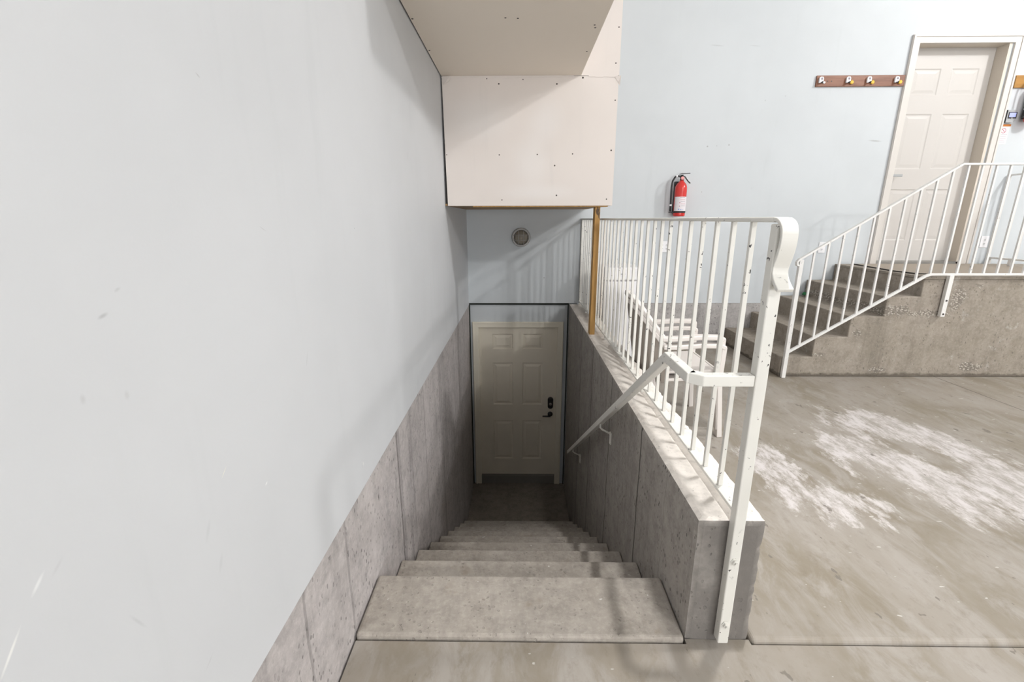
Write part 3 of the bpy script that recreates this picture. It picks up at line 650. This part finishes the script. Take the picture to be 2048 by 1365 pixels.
# ------------------------------------------------------------------ card reader and notice
cr = thing('card_reader', (5.07, D, 2.43), 'small grey wall terminal with lit blue screen beside the door frame', 'card reader')
mb = MB(); mb.prism([(5.026, D - .0005, 2.372), (5.10, D - .0005, 2.372), (5.125, D - .0005, 2.395), (5.125, D - .0005, 2.492), (5.026, D - .0005, 2.492)], (0, -.032, 0)); mb.build('body', M['grey'], cr, bevel=.003)
box('side_band', M['rubber'], (5.021, 5.0255, D - .032, D - .001, 2.372, 2.492), cr)
box('bezel', M['rubber'], (5.036, 5.123, D - .0340, D - .0322, 2.410, 2.470), cr)
box('screen', M['screen'], (5.046, 5.112, D - .0352, D - .0341, 2.424, 2.464), cr)
MB().lathe([(.009, 0), (.008, -.003)], (5.076, D - .0341, 2.412), 'y', 14).build('button', M['steel'], cr)
nt = thing('no_smoking_notice', (5.06, D, 2.24), 'white paper notice with red prohibition circle under the wall terminal', 'notice')
box('sheet', M['paper'], (5.024, 5.112, D - .0018, D - .0006, 2.168, 2.338), nt)
box('orange_header', M['orange'], (5.020, 5.120, D - .0028, D - .0019, 2.342, 2.362), nt)
mb = MB(); R2, cxn, czn = .025, 5.058, 2.300
for k in range(28):
    a, b_ = 2 * math.pi * k / 28, 2 * math.pi * (k + 1) / 28
    mb.poly([(cxn + R2 * math.cos(a), D - .0024, czn + R2 * math.sin(a)), (cxn + R2 * math.cos(b_), D - .0024, czn + R2 * math.sin(b_)), (cxn + (R2 - .005) * math.cos(b_), D - .0024, czn + (R2 - .005) * math.sin(b_)), (cxn + (R2 - .005) * math.cos(a), D - .0024, czn + (R2 - .005) * math.sin(a))])
c_ = math.cos(math.radians(45)); u, v = R2 * c_, .0025 * c_
mb.poly([(cxn - u - v, D - .0024, czn + u - v), (cxn - u + v, D - .0024, czn + u + v), (cxn + u + v, D - .0024, czn - u + v), (cxn + u - v, D - .0024, czn - u - v)])
mb.build('prohibition_mark', M['inkred'], nt)
mb = MB()
for k, (a, b_) in enumerate([(.004, .082), (.010, .07), (.006, .075), (.006, .06), (.006, .072)]):
    z = 2.262 - .019 * k; mb.box(5.024 + a, 5.024 + b_, D - .0024, D - .00185, z, z + .003)
mb.build('text_lines', M['ink'], nt)

# ------------------------------------------------------------------ outlets
def outlet(x, z, w_, h_, label, slots, y=D):
    g = thing('power_outlet', (x, y, z), label, 'outlet')
    MB().box(x - w_ / 2, x + w_ / 2, y - .006, y - .0005, z - h_ / 2, z + h_ / 2).build('cover_plate', M['white'], g, bevel=.002)
    for sx in slots:
        for sz in (-.02, .02):
            f = MB().lathe([(.016, 0), (.015, -.002)], (x + sx, y - .006, z + sz), 'y', 16).build('socket', M['white'], g)
            b = MB(); b.box(x + sx - .007, x + sx - .004, y - .0092, y - .0078, z + sz - .004, z + sz + .006); b.box(x + sx + .004, x + sx + .007, y - .0092, y - .0078, z + sz - .004, z + sz + .006); b.box(x + sx - .002, x + sx + .002, y - .0092, y - .0078, z + sz - .011, z + sz - .007)
            b.build('slots', M['screw'], f)
outlet(1.634, 1.115, .125, .122, 'wide white outlet plate low on the back wall behind guardrail balusters', (-.024, .028))
outlet(3.385, 1.105, .075, .118, 'single white outlet above the right steps behind the sloping rail', (0,))
outlet(5.155, 1.165, .085, .125, 'white outlet at right edge beside the upper door, low behind railings', (0,))

# ------------------------------------------------------------------ white bin
bn = thing('lidded_bin', (1.0, 4.55, 0), 'tall white plastic bin with a lid behind the guardrail', 'bin')
def rbox(x0, x1, y0, y1, z0, z1, r, tp=0):
    pts = []
    for (cx, cy, a0) in ((x1 - r, y1 - r, 0), (x0 + r, y1 - r, 90), (x0 + r, y0 + r, 180), (x1 - r, y0 + r, 270)):
        for k in range(5): a = math.radians(a0 + 22.5 * k); pts.append((cx + r * math.cos(a), cy + r * math.sin(a), z0))
    return MB().prism(pts, (0, 0, z1 - z0))
rbox(.835, 1.155, 4.40, 4.78, 0.0, .838, .04).build('body', M['white'], bn, bevel=.006, smooth=False)
rbox(.822, 1.165, 4.388, 4.792, .842, .972, .045).build('lid', M['white'], bn, bevel=.022, seg=4)
MB().box(.97, 1.02, 4.380, 4.387, .905, .913).build('latch', M['grey'], bn)

# ------------------------------------------------------------------ stacked resin armchairs
def chair(name, loc, label):
    g = thing(name, (0, 0, 0), label, 'chair', 'stacked resin armchairs')
    YC = 0.0; hw = .245
    # barrel back made of upright slats and a rim sweeping down into the arms (front is +x)
    def pt(a, z):                                            # a: -1 near side .. 1 far side
        th = a * math.radians(78); lean = (z - .40) * -.16
        return Vector((-.085 - .175 * math.cos(th) + lean * (.35 + .65 * math.cos(th)) + .12, hw * math.sin(th) * (1 - .10 * max(0, z - .5)), z))
    def top(a): return .615 + .27 * max(0, math.cos(a * math.pi / 2)) ** 1.1
    N = 14
    for k in range(N):
        a0, a1 = -1 + 2 * k / N + .012, -1 + 2 * (k + 1) / N - .012
        b = MB(); rows = 6; grid = []
        for j in range(rows + 1):
            row = []
            for aa in (a0, a1):
                z = .37 + (top(aa) - .37 - .02) * j / rows; p = pt(aa, z); row.append(p)
            grid.append(row)
        off = Vector((-math.cos((a0 + a1) / 2 * 1.3), math.sin((a0 + a1) / 2 * 1.3), 0)) * .008
        for j in range(rows):
            q = [grid[j][0], grid[j][1], grid[j + 1][1], grid[j + 1][0]]
            b.poly(q); b.poly([p + off for p in q])
            b.poly([q[0], q[3], q[3] + off, q[0] + off]); b.poly([q[1], q[2], q[2] + off, q[1] + off])
        b.build('back_slat', M['resin_back'], g)
    rim = [pt(-1 + 2 * k / 24, top(-1 + 2 * k / 24)) for k in range(25)]
    MB().sweep(rim, .028, .034, (0, 0, 1)).build('back_rim', M['resin'], g, bevel=.006)
    for s_ in (-1, 1):
        e = pt(s_, top(s_)); y = s_ * hw
        MB().sweep([e + Vector((-.02, 0, .004)), Vector((e.x + .05, y, .620)), Vector((.20, y, .632)), Vector((.325, y, .630)), Vector((.355, y, .615))], .056, .030, (0, 1, 0)).build('armrest', M['resin'], g, bevel=.008, seg=3)
        MB().sweep([Vector((.345, y, .625)), Vector((.338, y, .40)), Vector((.372, y * 1.06, .015)), Vector((.373, y * 1.06, 0))], .050, .034, (0, 1, 0)).build('front_leg', M['resin'], g, bevel=.006)
        p = pt(s_ * .62, .40); MB().sweep([p + Vector((.02, 0, .02)), p + Vector((.03, 0, -.05)), Vector((p.x - .0, p.y * 1.12, 0))], .050, .036, (0, 1, 0)).build('rear_leg', M['resin'], g, bevel=.006)
    MB().prism([(.335, -hw + .02, .385), (.335, hw - .02, .385), (-.02, hw - .03, .37), (-.10, .12, .365), (-.10, -.12, .365), (-.02, -hw + .03, .37)], (0, 0, .022)).build('seat', M['resin'], g, bevel=.006)
    MB().prism([(.345, -hw + .02, .32), (.345, hw - .02, .32), (.345, hw - .02, .402), (.345, -hw + .02, .402)], (.016, 0, 0)).build('seat_apron', M['resin'], g, bevel=.004)
    g.location = loc; return g
CX, CY = .975, 3.085
ch = chair('resin_armchair', (CX, CY, 0), 'lower beige resin armchair of the stack behind the guardrail')
for o in list(ch.children): o.matrix_parent_inverse = Matrix.Identity(4)
c2 = ch.copy(); COL.objects.link(c2); c2.location = (CX - .010, CY + .008, .052); c2['label'] = 'upper beige resin armchair of the stack behind the guardrail'
for o in list(ch.children):
    q = o.copy(); COL.objects.link(q); q.parent = c2; q.matrix_parent_inverse = Matrix.Identity(4)
